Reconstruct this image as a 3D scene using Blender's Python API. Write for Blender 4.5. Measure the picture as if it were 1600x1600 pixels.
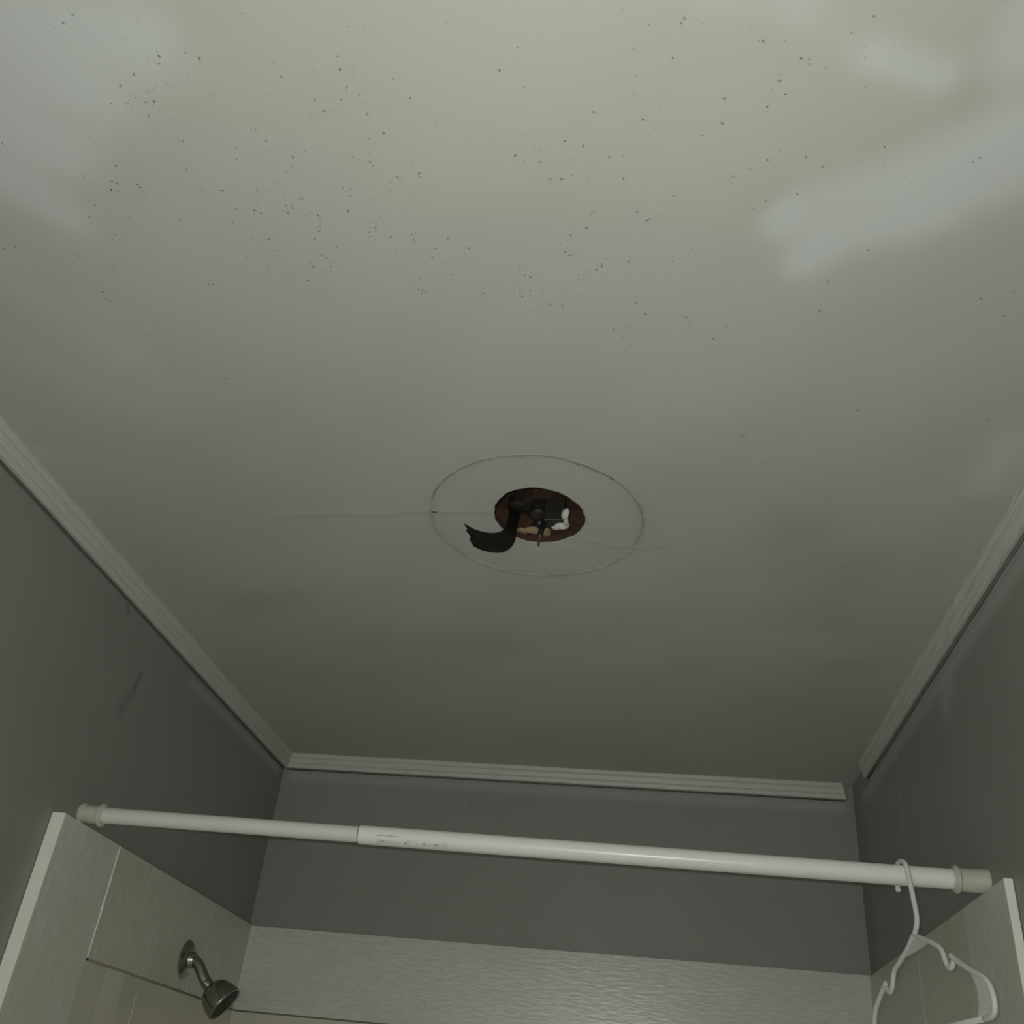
import bpy, bmesh, math, random
import numpy as np
from mathutils import Vector, Matrix

for o in list(bpy.data.objects):
    bpy.data.objects.remove(o)
random.seed(7)
rng = np.random.default_rng(11)
scene = bpy.context.scene
col = scene.collection

# ------------------------------------------------------------------ camera
# metres; x across the tub alcove, y towards its back wall (y = 0), z up, ceiling at z = 0
W = 1.52
FLOOR = -2.44
YF = -3.3                      # wall behind the photographer
CAM = Vector((0.97435, -2.55613, -0.82495))
FWD = Vector((-0.13518, 0.83286, 0.53672)).normalized()
RGT = Vector((0.99063, 0.10305, 0.08960)).normalized()
UPV = RGT.cross(FWD).normalized()
RGT = FWD.cross(UPV).normalized()
cd = bpy.data.cameras.new('camera')
cam = bpy.data.objects.new('camera', cd)
col.objects.link(cam)
cd.sensor_width = 36.0
cd.lens = 1512.34 / 1600 * 36.0
cd.clip_start = 0.01
M = Matrix((RGT, UPV, -FWD)).transposed().to_4x4()
M.translation = CAM
cam.matrix_world = M
scene.camera = cam

# ------------------------------------------------------------------ world, light, exposure
world = bpy.data.worlds.new('world')
scene.world = world
world.use_nodes = True
world.node_tree.nodes['Background'].inputs[0].default_value = (0.02, 0.02, 0.02, 1)
world.node_tree.nodes['Background'].inputs[1].default_value = 1.0
# the phone's two-LED flash, beside and above its lens: the light this photo was taken with
for k in range(2):
    ld = bpy.data.lights.new('phone_flash', 'AREA')
    ld.shape = 'DISK'
    ld.size = 0.006
    ld.energy = 3.6
    ld.color = (0.985, 1.0, 0.945)
    lo = bpy.data.objects.new('phone_flash', ld)
    col.objects.link(lo)
    m = M.copy()
    m.translation = CAM + RGT * (-0.014 - 0.008 * k) + UPV * 0.014 + FWD * 0.004
    lo.matrix_world = m
# added fill lamp behind the camera; its light comes in through the doorway opening
hl = bpy.data.lights.new('fill_lamp', 'AREA')
hl.shape = 'DISK'
hl.size = 0.35
hl.energy = 39.0
hl.color = (0.975, 0.985, 1.0)
ho = bpy.data.objects.new('fill_lamp', hl)
col.objects.link(ho)
ho.location = (0.55, YF - 0.75, -0.06)
scene.view_settings.view_transform = 'Standard'
scene.view_settings.look = 'None'
scene.view_settings.gamma = 1.0
scene.view_settings.use_curve_mapping = False
scene.view_settings.exposure = 0.0


# ------------------------------------------------------------------ helpers
def tag(o, label, cat, group=None):
    o['label'] = label
    o['category'] = cat
    if group:
        o['group'] = group
    return o


def empty(name, loc):
    o = bpy.data.objects.new(name, None)
    o.empty_display_size = 0.05
    o.location = loc
    col.objects.link(o)
    return o


def mesh_obj(name, verts, faces, mat, parent=None, smooth=False, kind=None):
    me = bpy.data.meshes.new(name)
    me.from_pydata([tuple(v) for v in verts], [], faces)
    me.update()
    bm = bmesh.new()
    bm.from_mesh(me)
    bmesh.ops.recalc_face_normals(bm, faces=bm.faces)
    bm.to_mesh(me)
    bm.free()
    if smooth:
        me.polygons.foreach_set('use_smooth', [True] * len(me.polygons))
    o = bpy.data.objects.new(name, me)
    col.objects.link(o)
    me.materials.append(mat)
    if parent:
        o.parent = parent
        o.matrix_parent_inverse = Matrix.Translation(-parent.location)
    if kind:
        o['kind'] = kind
    return o


def prism(name, poly, axis, a, b, mat, parent=None, kind=None, bevel=0.0):
    """2-D polygon swept along one axis from a to b. poly holds the two other coordinates in xyz order."""
    vs = []
    for t in (a, b):
        for p in poly:
            q = list(p)
            q.insert(axis, t)
            vs.append(q)
    n = len(poly)
    fs = [tuple(range(n)), tuple(range(2 * n - 1, n - 1, -1))]
    fs += [(i, (i + 1) % n, n + (i + 1) % n, n + i) for i in range(n)]
    o = mesh_obj(name, vs, fs, mat, parent, kind=kind)
    if bevel:
        md = o.modifiers.new('bevel', 'BEVEL')
        md.width = bevel
        md.segments = 2
        md.limit_method = 'ANGLE'
    return o


def box(name, lo, hi, mat, parent=None, kind=None, bevel=0.0):
    return prism(name, [(lo[0], lo[1]), (hi[0], lo[1]), (hi[0], hi[1]), (lo[0], hi[1])], 2, lo[2], hi[2], mat,
                 parent, kind, bevel)


def catmull(pts, n=6):
    pts = [Vector(p) for p in pts]
    P = [pts[0] * 2 - pts[1]] + pts + [pts[-1] * 2 - pts[-2]]
    out = []
    for i in range(1, len(P) - 2):
        for k in range(n):
            t = k / n
            a, b, c, d = P[i - 1], P[i], P[i + 1], P[i + 2]
            out.append(0.5 * ((2 * b) + (c - a) * t + (2 * a - 5 * b + 4 * c - d) * t * t
                              + (3 * b - a - 3 * c + d) * t ** 3))
    out.append(pts[-1])
    return out


def tube(pts, rad, seg=12, cap=True):
    """verts, faces of a tube along pts; rad a number or a list."""
    pts = [Vector(p) for p in pts]
    n = len(pts)
    rads = rad if isinstance(rad, (list, tuple)) else [rad] * n
    tans = []
    for i in range(n):
        t = pts[min(i + 1, n - 1)] - pts[max(i - 1, 0)]
        tans.append(t.normalized())
    up = Vector((0, 0, 1)) if abs(tans[0].z) < 0.9 else Vector((1, 0, 0))
    nrm = (up - tans[0] * up.dot(tans[0])).normalized()
    vs, fs = [], []
    for i in range(n):
        nrm = (nrm - tans[i] * nrm.dot(tans[i])).normalized()
        bn = tans[i].cross(nrm)
        for k in range(seg):
            a = 2 * math.pi * k / seg
            vs.append(pts[i] + (nrm * math.cos(a) + bn * math.sin(a)) * rads[i])
    for i in range(n - 1):
        for k in range(seg):
            fs.append((i * seg + k, i * seg + (k + 1) % seg, (i + 1) * seg + (k + 1) % seg, (i + 1) * seg + k))
    if cap:
        fs.append(tuple(range(seg - 1, -1, -1)))
        fs.append(tuple(range((n - 1) * seg, n * seg)))
    return vs, fs


def tube_obj(name, pts, rad, mat, parent=None, seg=12):
    vs, fs = tube(pts, rad, seg)
    return mesh_obj(name, vs, fs, mat, parent, smooth=True)


def lathe(name, org, axis, prof, mat, parent=None, seg=32):
    """prof: (distance along axis, radius) rows; closed ends where radius is 0."""
    axis = Vector(axis).normalized()
    org = Vector(org)
    up = Vector((0, 1, 0)) if abs(axis.y) < 0.9 else Vector((1, 0, 0))
    n1 = (up - axis * up.dot(axis)).normalized()
    n2 = axis.cross(n1)
    vs, fs = [], []
    for (t, r) in prof:
        for k in range(seg):
            a = 2 * math.pi * k / seg
            vs.append(org + axis * t + (n1 * math.cos(a) + n2 * math.sin(a)) * max(r, 1e-5))
    for i in range(len(prof) - 1):
        for k in range(seg):
            fs.append((i * seg + k, i * seg + (k + 1) % seg, (i + 1) * seg + (k + 1) % seg, (i + 1) * seg + k))
    fs.append(tuple(range(seg)))
    fs.append(tuple(range((len(prof) - 1) * seg, len(prof) * seg)))
    o = mesh_obj(name, vs, fs, mat, parent, smooth=True)
    md = o.modifiers.new('edges', 'EDGE_SPLIT')
    md.split_angle = math.radians(40)
    return o


def blob(name, org, rad, mat, parent=None, seed=0, rough=0.5, sub=2):
    bm = bmesh.new()
    bmesh.ops.create_icosphere(bm, subdivisions=sub, radius=1.0)
    r = random.Random(seed)
    dirs = [(Vector((r.gauss(0, 1), r.gauss(0, 1), r.gauss(0, 1))).normalized(), r.uniform(-1, 1), r.uniform(2, 5))
            for _ in range(9)]
    for v in bm.verts:
        n = v.co.normalized()
        s = 1 + rough * sum(a * max(0, n.dot(d)) ** e for d, a, e in dirs)
        v.co = Vector((n.x * rad[0], n.y * rad[1], n.z * rad[2])) * s + Vector(org)
    vs = [v.co.copy() for v in bm.verts]
    fs = [tuple(v.index for v in f.verts) for f in bm.faces]
    bm.free()
    return mesh_obj(name, vs, fs, mat, parent)


# ------------------------------------------------------------------ materials
def new_mat(name):
    m = bpy.data.materials.new(name)
    m.use_nodes = True
    nt = m.node_tree
    return m, nt, nt.nodes['Principled BSDF']


def N(nt, kind, **kw):
    n = nt.nodes.new(kind)
    for k, v in kw.items():
        if k in n.inputs:
            n.inputs[k].default_value = v
        else:
            setattr(n, k, v)
    return n


def simple(name, rgb, rough=0.6, metal=0.0, var=0.08, scale=30.0, bump=0.0, bscale=200.0, stretch=(1, 1, 1), spec=0.5,
           coat=0.0, var2=0.0, rgb2=None, scale2=3.0):
    """plain paint, plastic, wood or metal: a base colour, soft mottling and a fine relief, all from noise"""
    m, nt, b = new_mat(name)
    L = nt.links.new
    tc = N(nt, 'ShaderNodeTexCoord')
    mp = N(nt, 'ShaderNodeMapping')
    mp.inputs['Scale'].default_value = stretch
    L(tc.outputs['Object'], mp.inputs['Vector'])
    nz = N(nt, 'ShaderNodeTexNoise', Scale=scale, Detail=5.0)
    L(mp.outputs['Vector'], nz.inputs['Vector'])
    ramp = N(nt, 'ShaderNodeMix', data_type='RGBA')
    ramp.inputs['A'].default_value = tuple(c * (1 - var) for c in rgb) + (1,)
    ramp.inputs['B'].default_value = tuple(c * (1 + var) for c in rgb) + (1,)
    L(nz.outputs['Fac'], ramp.inputs['Factor'])
    out = ramp.outputs['Result']
    if rgb2:
        n2 = N(nt, 'ShaderNodeTexNoise', Scale=scale2, Detail=3.0)
        L(tc.outputs['Object'], n2.inputs['Vector'])
        mr = N(nt, 'ShaderNodeMapRange')
        mr.inputs['From Min'].default_value = 0.45
        mr.inputs['From Max'].default_value = 0.75
        mr.inputs['To Max'].default_value = var2
        L(n2.outputs['Fac'], mr.inputs['Value'])
        mx = N(nt, 'ShaderNodeMix', data_type='RGBA')
        mx.inputs['B'].default_value = rgb2 + (1,)
        L(mr.outputs['Result'], mx.inputs['Factor'])
        L(out, mx.inputs['A'])
        out = mx.outputs['Result']
    L(out, b.inputs['Base Color'])
    b.inputs['Roughness'].default_value = rough
    b.inputs['Metallic'].default_value = metal
    b.inputs['Specular IOR Level'].default_value = spec
    b.inputs['Coat Weight'].default_value = coat
    if bump:
        nb = N(nt, 'ShaderNodeTexNoise', Scale=bscale, Detail=4.0)
        L(mp.outputs['Vector'], nb.inputs['Vector'])
        bp = N(nt, 'ShaderNodeBump', Strength=bump, Distance=0.001)
        L(nb.outputs['Fac'], bp.inputs['Height'])
        L(bp.outputs['Normal'], b.inputs['Normal'])
    return m


def ceiling_material():
    """old cream paint; the paint attribute says where it was touched up white (r), yellowed (g), stained brown (b)"""
    m, nt, b = new_mat('ceiling_paint')
    L = nt.links.new
    at = N(nt, 'ShaderNodeAttribute', attribute_name='paint')
    dt = N(nt, 'ShaderNodeAttribute', attribute_name='grime')
    sep = N(nt, 'ShaderNodeSeparateColor')
    L(at.outputs['Color'], sep.inputs['Color'])
    tc = N(nt, 'ShaderNodeTexCoord')
    n1 = N(nt, 'ShaderNodeTexNoise', Scale=9.0, Detail=5.0)
    L(tc.outputs['Object'], n1.inputs['Vector'])
    n2 = N(nt, 'ShaderNodeTexNoise', Scale=2.4, Detail=3.0)
    L(tc.outputs['Object'], n2.inputs['Vector'])

    def fac(sock, lo, hi, amp, noise):
        # edge wobble: (value + (noise - .5) * amp) through a smooth step
        s = N(nt, 'ShaderNodeMath', operation='SUBTRACT')
        L(noise.outputs['Fac'], s.inputs[0])
        s.inputs[1].default_value = 0.5
        a = N(nt, 'ShaderNodeMath', operation='MULTIPLY_ADD')
        L(s.outputs[0], a.inputs[0])
        a.inputs[1].default_value = amp
        L(sock, a.inputs[2])
        r = N(nt, 'ShaderNodeMapRange', interpolation_type='SMOOTHSTEP')
        r.inputs['From Min'].default_value = lo
        r.inputs['From Max'].default_value = hi
        L(a.outputs[0], r.inputs['Value'])
        return r.outputs['Result']

    def mix(fa, A, rgb):
        x = N(nt, 'ShaderNodeMix', data_type='RGBA')
        L(fa, x.inputs['Factor'])
        if isinstance(A, tuple):
            x.inputs['A'].default_value = A + (1,)
        else:
            L(A, x.inputs['A'])
        x.inputs['B'].default_value = rgb + (1,)
        return x.outputs['Result']

    mottl = N(nt, 'ShaderNodeMapRange')
    mottl.inputs['From Min'].default_value = 0.3
    mottl.inputs['From Max'].default_value = 0.75
    L(n2.outputs['Fac'], mottl.inputs['Value'])
    c = mix(mottl.outputs['Result'], CEIL_A, CEIL_B)
    c = mix(fac(sep.outputs['Green'], 0.0, 1.25, 0.5, n1), c, CEIL_YELLOW)
    c = mix(fac(sep.outputs['Blue'], 0.05, 1.5, 0.5, n1), c, CEIL_BROWN)
    c = mix(fac(sep.outputs['Red'], 0.03, 1.2, 0.3, n1), c, CEIL_WHITE)
    c = mix(dt.outputs['Fac'], c, (0.06, 0.055, 0.045))
    L(c, b.inputs['Base Color'])
    b.inputs['Roughness'].default_value = 0.65
    b.inputs['Specular IOR Level'].default_value = 0.3
    nb = N(nt, 'ShaderNodeTexNoise', Scale=420.0, Detail=3.0)
    L(tc.outputs['Object'], nb.inputs['Vector'])
    bp = N(nt, 'ShaderNodeBump', Strength=0.10, Distance=0.001)
    L(nb.outputs['Fac'], bp.inputs['Height'])
    L(bp.outputs['Normal'], b.inputs['Normal'])
    return m


def speck_material():
    m, nt, b = new_mat('mildew')
    L = nt.links.new
    at = N(nt, 'ShaderNodeAttribute', attribute_name='strength')
    tc = N(nt, 'ShaderNodeTexCoord')
    nz = N(nt, 'ShaderNodeTexNoise', Scale=900.0)
    L(tc.outputs['Object'], nz.inputs['Vector'])
    mx = N(nt, 'ShaderNodeMix', data_type='RGBA')
    mx.inputs['A'].default_value = (0.05, 0.05, 0.04, 1)
    mx.inputs['B'].default_value = (0.12, 0.11, 0.085, 1)
    L(nz.outputs['Fac'], mx.inputs['Factor'])
    L(mx.outputs['Result'], b.inputs['Base Color'])
    b.inputs['Roughness'].default_value = 0.9
    L(at.outputs['Fac'], b.inputs['Alpha'])
    return m


def wall_material(name, marks=()):
    """matt grey wall paint, rolled thinner here and there, with touch-ups and scuffs.
    marks: end points a and b, radius, strength, colour of each smear of paint or dirt"""
    m = simple(name, WALL, rough=0.45, var=0.05, scale=6.0, bump=0.12, bscale=350.0, spec=0.4,
               rgb2=WALL2, var2=0.5, scale2=4.0)
    nt = m.node_tree
    L = nt.links.new
    bs = nt.nodes['Principled BSDF']
    tc = N(nt, 'ShaderNodeTexCoord')
    nz = N(nt, 'ShaderNodeTexNoise', Scale=28.0, Detail=4.0)
    L(tc.outputs['Object'], nz.inputs['Vector'])
    wob = N(nt, 'ShaderNodeVectorMath', operation='MULTIPLY_ADD')
    L(nz.outputs['Color'], wob.inputs[0])
    wob.inputs[1].default_value = (0.012, 0.012, 0.012)
    L(tc.outputs['Object'], wob.inputs[2])
    off = N(nt, 'ShaderNodeVectorMath', operation='SUBTRACT')
    L(wob.outputs[0], off.inputs[0])
    off.inputs[1].default_value = (0.006, 0.006, 0.006)
    for (pa, pb, r, st, rgb) in marks:
        d = Vector(pb) - Vector(pa)
        sub = N(nt, 'ShaderNodeVectorMath', operation='SUBTRACT')
        L(off.outputs[0], sub.inputs[0])
        sub.inputs[1].default_value = pa
        dot = N(nt, 'ShaderNodeVectorMath', operation='DOT_PRODUCT')
        L(sub.outputs[0], dot.inputs[0])
        dot.inputs[1].default_value = tuple(d / max(d.length_squared, 1e-9))
        cl = N(nt, 'ShaderNodeClamp')
        L(dot.outputs['Value'], cl.inputs['Value'])
        sc = N(nt, 'ShaderNodeVectorMath', operation='SCALE')
        sc.inputs[0].default_value = tuple(d)
        L(cl.outputs[0], sc.inputs['Scale'])
        di = N(nt, 'ShaderNodeVectorMath', operation='DISTANCE')
        L(sub.outputs[0], di.inputs[0])
        L(sc.outputs[0], di.inputs[1])
        mr = N(nt, 'ShaderNodeMapRange', interpolation_type='SMOOTHSTEP')
        mr.inputs['From Min'].default_value = r
        mr.inputs['From Max'].default_value = 0.0
        mr.inputs['To Max'].default_value = st
        L(di.outputs['Value'], mr.inputs['Value'])
        mx = N(nt, 'ShaderNodeMix', data_type='RGBA')
        L(mr.outputs['Result'], mx.inputs['Factor'])
        old = bs.inputs['Base Color'].links[0].from_socket
        L(old, mx.inputs['A'])
        mx.inputs['B'].default_value = rgb + (1,)
        L(mx.outputs['Result'], bs.inputs['Base Color'])
    return m


def board_material(name, rgb, grain, rgb2, rough=0.42, spec=0.4):
    """embossed laminate: fine streaks along the grain axis"""
    st = [1.0, 1.0, 1.0]
    st[grain] = 0.22
    return simple(name, rgb, rough=rough, var=0.24, scale=150.0, bump=0.6, bscale=150.0, stretch=tuple(st), spec=spec,
                  rgb2=rgb2, var2=0.55, scale2=5.0)


CEIL_A = (0.466, 0.469, 0.430)
CEIL_B = (0.510, 0.514, 0.474)
CEIL_YELLOW = (0.500, 0.503, 0.432)
CEIL_BROWN = (0.36, 0.35, 0.29)
CEIL_WHITE = (0.585, 0.615, 0.60)
m_ceil = ceiling_material()
m_speck = speck_material()
WALL, WALL2 = (0.280, 0.289, 0.262), (0.310, 0.320, 0.295)
PALE, DARK = (0.46, 0.48, 0.46), (0.10, 0.10, 0.085)
m_wall = wall_material('grey_wall_paint')
m_wall_l = wall_material('grey_wall_paint_left', [
    ((0, -0.995, -0.049), (0, -0.985, -0.056), 0.010, 0.55, DARK), ((0, -0.872, -0.135), (0, -0.880, -0.165), 0.010, 0.5, DARK),
    ((0, -0.880, -0.165), (0, -0.905, -0.225), 0.022, 0.3, DARK), ((0, -0.66, -0.062), (0, -0.05, -0.056), 0.022, 0.45, PALE)])
m_wall_r = wall_material('grey_wall_paint_right', [
    ((W, -1.60, -0.062), (W, -0.12, -0.062), 0.030, 0.6, PALE), ((W, -0.870, -0.085), (W, -0.835, -0.098), 0.055, 0.55, PALE),
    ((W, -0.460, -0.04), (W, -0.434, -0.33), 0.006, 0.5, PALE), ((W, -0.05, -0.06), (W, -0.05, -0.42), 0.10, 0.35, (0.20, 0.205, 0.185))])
m_wall_b = wall_material('grey_wall_paint_back', [
    ((0.03, 0, -0.056), (W - 0.03, 0, -0.056), 0.024, 0.4, PALE), ((0.53, 0, -0.100), (0.532, 0, -0.104), 0.007, 0.4, DARK),
    ((0.535, 0, -0.116), (0.537, 0, -0.120), 0.007, 0.4, DARK)])
m_trim = simple('trim_paint', (0.56, 0.565, 0.525), rough=0.45, var=0.06, scale=20, bump=0.15, bscale=120,
                rgb2=(0.55, 0.54, 0.46), var2=0.4, scale2=6)
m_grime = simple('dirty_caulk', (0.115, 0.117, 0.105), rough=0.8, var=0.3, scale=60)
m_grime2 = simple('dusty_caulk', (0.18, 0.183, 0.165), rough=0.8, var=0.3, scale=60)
m_lip = simple('lip_shade', (0.25, 0.235, 0.175), rough=0.7, var=0.2)  # dark tone that paints the shade line below the upper boards
m_seam = simple('seam_filler', (0.66, 0.655, 0.58), rough=0.5, var=0.05)
m_caulk = simple('white_caulk', (0.78, 0.78, 0.72), rough=0.4, var=0.04)
m_side = board_material('side_laminate', (0.67, 0.67, 0.61), 2, (0.60, 0.59, 0.49))
m_sidein = board_material('inner_laminate', (0.61, 0.605, 0.53), 2, (0.54, 0.52, 0.41))
m_back = board_material('back_laminate', (0.60, 0.605, 0.56), 0, (0.55, 0.545, 0.47), rough=0.28, spec=0.85)
m_glaze = simple('surround_gelcoat', (0.60, 0.59, 0.49), rough=0.3, var=0.03, scale=8)
m_edge = simple('edge_trim_white', (0.86, 0.86, 0.78), rough=0.4, var=0.04)
m_rod = simple('rod_enamel', (0.86, 0.875, 0.82), rough=0.28, var=0.03, scale=12)
m_rodin = simple('rod_inner_enamel', (0.74, 0.745, 0.69), rough=0.35, var=0.04, scale=12)
m_cap = simple('cap_plastic', (0.57, 0.56, 0.49), rough=0.45, var=0.06, scale=40)
m_print = simple('rod_print', (0.10, 0.10, 0.095), rough=0.6)
m_pale = simple('rod_print_pale', (0.42, 0.42, 0.39), rough=0.6)
m_hang = simple('hanger_plastic', (0.70, 0.71, 0.70), rough=0.35, var=0.03)
m_chrome = simple('worn_chrome', (0.34, 0.34, 0.315), rough=0.22, metal=1.0, var=0.12, scale=25)
m_nozzle = simple('nozzle_rubber', (0.025, 0.025, 0.022), rough=0.6)
m_wood = simple('cavity_wood', (0.070, 0.036, 0.020), rough=0.85, var=0.45, scale=40, stretch=(0.15, 1, 1), bump=0.5,
                bscale=80)
m_wood2 = simple('rusty_box', (0.050, 0.027, 0.017), rough=0.8, var=0.4, scale=60)
m_rust = simple('dark_metal', (0.035, 0.033, 0.028), rough=0.5, metal=0.3, var=0.4, scale=60)
m_black = simple('black_strip', (0.012, 0.011, 0.009), rough=0.65, spec=0.2, var=0.4, scale=90, bump=0.4, bscale=150)
m_copper = simple('old_copper', (0.20, 0.13, 0.085), rough=0.5, metal=0.5, var=0.2)
m_plaster = simple('white_plaster', (0.66, 0.65, 0.60), rough=0.9, var=0.12, scale=150, bump=0.8, bscale=300)
m_tan = simple('tan_plaster', (0.30, 0.235, 0.14), rough=0.9, var=0.2, scale=150, bump=0.8, bscale=300)
m_edgep = simple('torn_paper', (0.062, 0.034, 0.020), rough=0.9, var=0.2, scale=120)
m_floor = simple('floor_vinyl', (0.52, 0.51, 0.46), rough=0.5, var=0.1)

# ------------------------------------------------------------------ ceiling
HC = (0.8087, -1.2635)          # middle of the fixture hole
HRX, HRY = 0.0725, 0.0785
RC = (0.803, -1.251)            # middle of the old fixture's outline
RRX, RRY = 0.1700, 0.1765
WHITE=[(0.372,-2.105,0.494,-2.08,0.045,1.0),(0.386,-2.059,0.418,-2.031,0.05,1.0),(0.319,-1.991,0.356,-1.966,0.045,0.9),(0.286,-1.92,0.319,-1.875,0.03,0.8),(0.338,-2.048,0.278,-1.945,0.05,0.8),(0.192,-1.8,0.265,-1.638,0.035,0.38),(0.135,-1.639,0.286,-1.515,0.045,0.34),(0.29,-1.745,0.316,-1.586,0.03,0.3),(1.022,-2.09,1.099,-2.085,0.02,0.45),(1.170,-2.030,1.230,-2.007,0.019,0.95),(1.098,-2.073,1.147,-2.036,0.02,0.35),(1.290,-2.064,1.290,-2.03,0.032,0.8),(1.320,-1.955,1.265,-1.905,0.038,0.9),(1.258,-1.905,1.162,-1.876,0.034,0.8),(1.331,-1.909,1.251,-1.874,0.045,0.9),(1.122,-1.861,1.112,-1.845,0.022,1.0),(1.139,-1.786,1.152,-1.809,0.022,1.0),(1.161,-1.818,1.255,-1.857,0.03,0.9),(1.45,-1.472,1.452,-1.367,0.03,0.7),(1.212,-0.846,1.481,-0.784,0.06,0.35),(0.018,-1.433,0.213,-1.368,0.05,0.35),(0.704,-0.677,0.972,-0.766,0.07,0.3),(0.813,-1.22,0.813,-1.22,0.15,0.25)]
YELLOW=[(0.519,-2.079,0.79,-2.065,0.1,0.7),(0.846,-2.038,1.144,-1.959,0.11,0.9),(0.733,-1.922,0.768,-1.928,0.05,0.6),(1.168,-2.064,1.192,-2.051,0.05,0.8),(0.47,-2.042,0.41,-1.972,0.03,0.5),(0.306,-1.777,0.437,-1.732,0.07,0.5),(0.962,-2.069,1.301,-2.005,0.05,0.5),(0.868,-1.933,1.027,-1.92,0.06,0.5)]
BROWN=[(0.182,-0.904,0.3,-0.966,0.06,0.6),(0.449,-0.78,0.688,-0.77,0.09,0.55),(1.216,-1.237,1.32,-1.143,0.07,0.6),(0.049,-1.45,0.049,-1.45,0.02,0.6),(1.37,-0.743,1.458,-0.782,0.05,0.6),(0.251,-0.562,0.553,-0.594,0.07,0.4),(1.105,-1.481,1.105,-1.481,0.005,1.2),(1.194,-1.093,1.31,-0.959,0.06,0.4),(1.248,-2.001,1.262,-1.987,0.03,0.5),(0.331,-1.454,0.456,-1.531,0.06,0.3)]
CREASES = [  # polyline, half width, height (down), strength
    ([(0.3643, -1.246), (0.467, -1.2576), (0.5539, -1.2589), (0.5992, -1.272), (0.6371, -1.2714), (0.7455, -1.2715)], 0.007, 0.0012),
    ([(0.803, -1.1542), (0.8684, -1.1678), (0.9219, -1.1929)], 0.005, 0.0007),
    ([(0.8698, -1.1986), (0.9268, -1.1727), (0.9741, -1.1708), (1.0206, -1.1832)], 0.005, 0.0008),
    ([(0.1667, -1.288), (0.201, -1.2755), (0.2327, -1.2843)], 0.008, 0.0007),
    ([(0.59, -0.9007), (0.6807, -0.9235), (0.7297, -0.9218)], 0.010, 0.0006),
    ([(1.1421, -1.2894), (1.1684, -0.9488), (1.1961, -0.5045)], 0.012, 0.0005)]


def segdist(P, a, b):
    a, b = np.array(a), np.array(b)
    d = b - a
    L2 = max(d @ d, 1e-12)
    t = np.clip(((P - a) @ d) / L2, 0, 1)
    return np.linalg.norm(P - (a + t[:, None] * d), axis=1)


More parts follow.
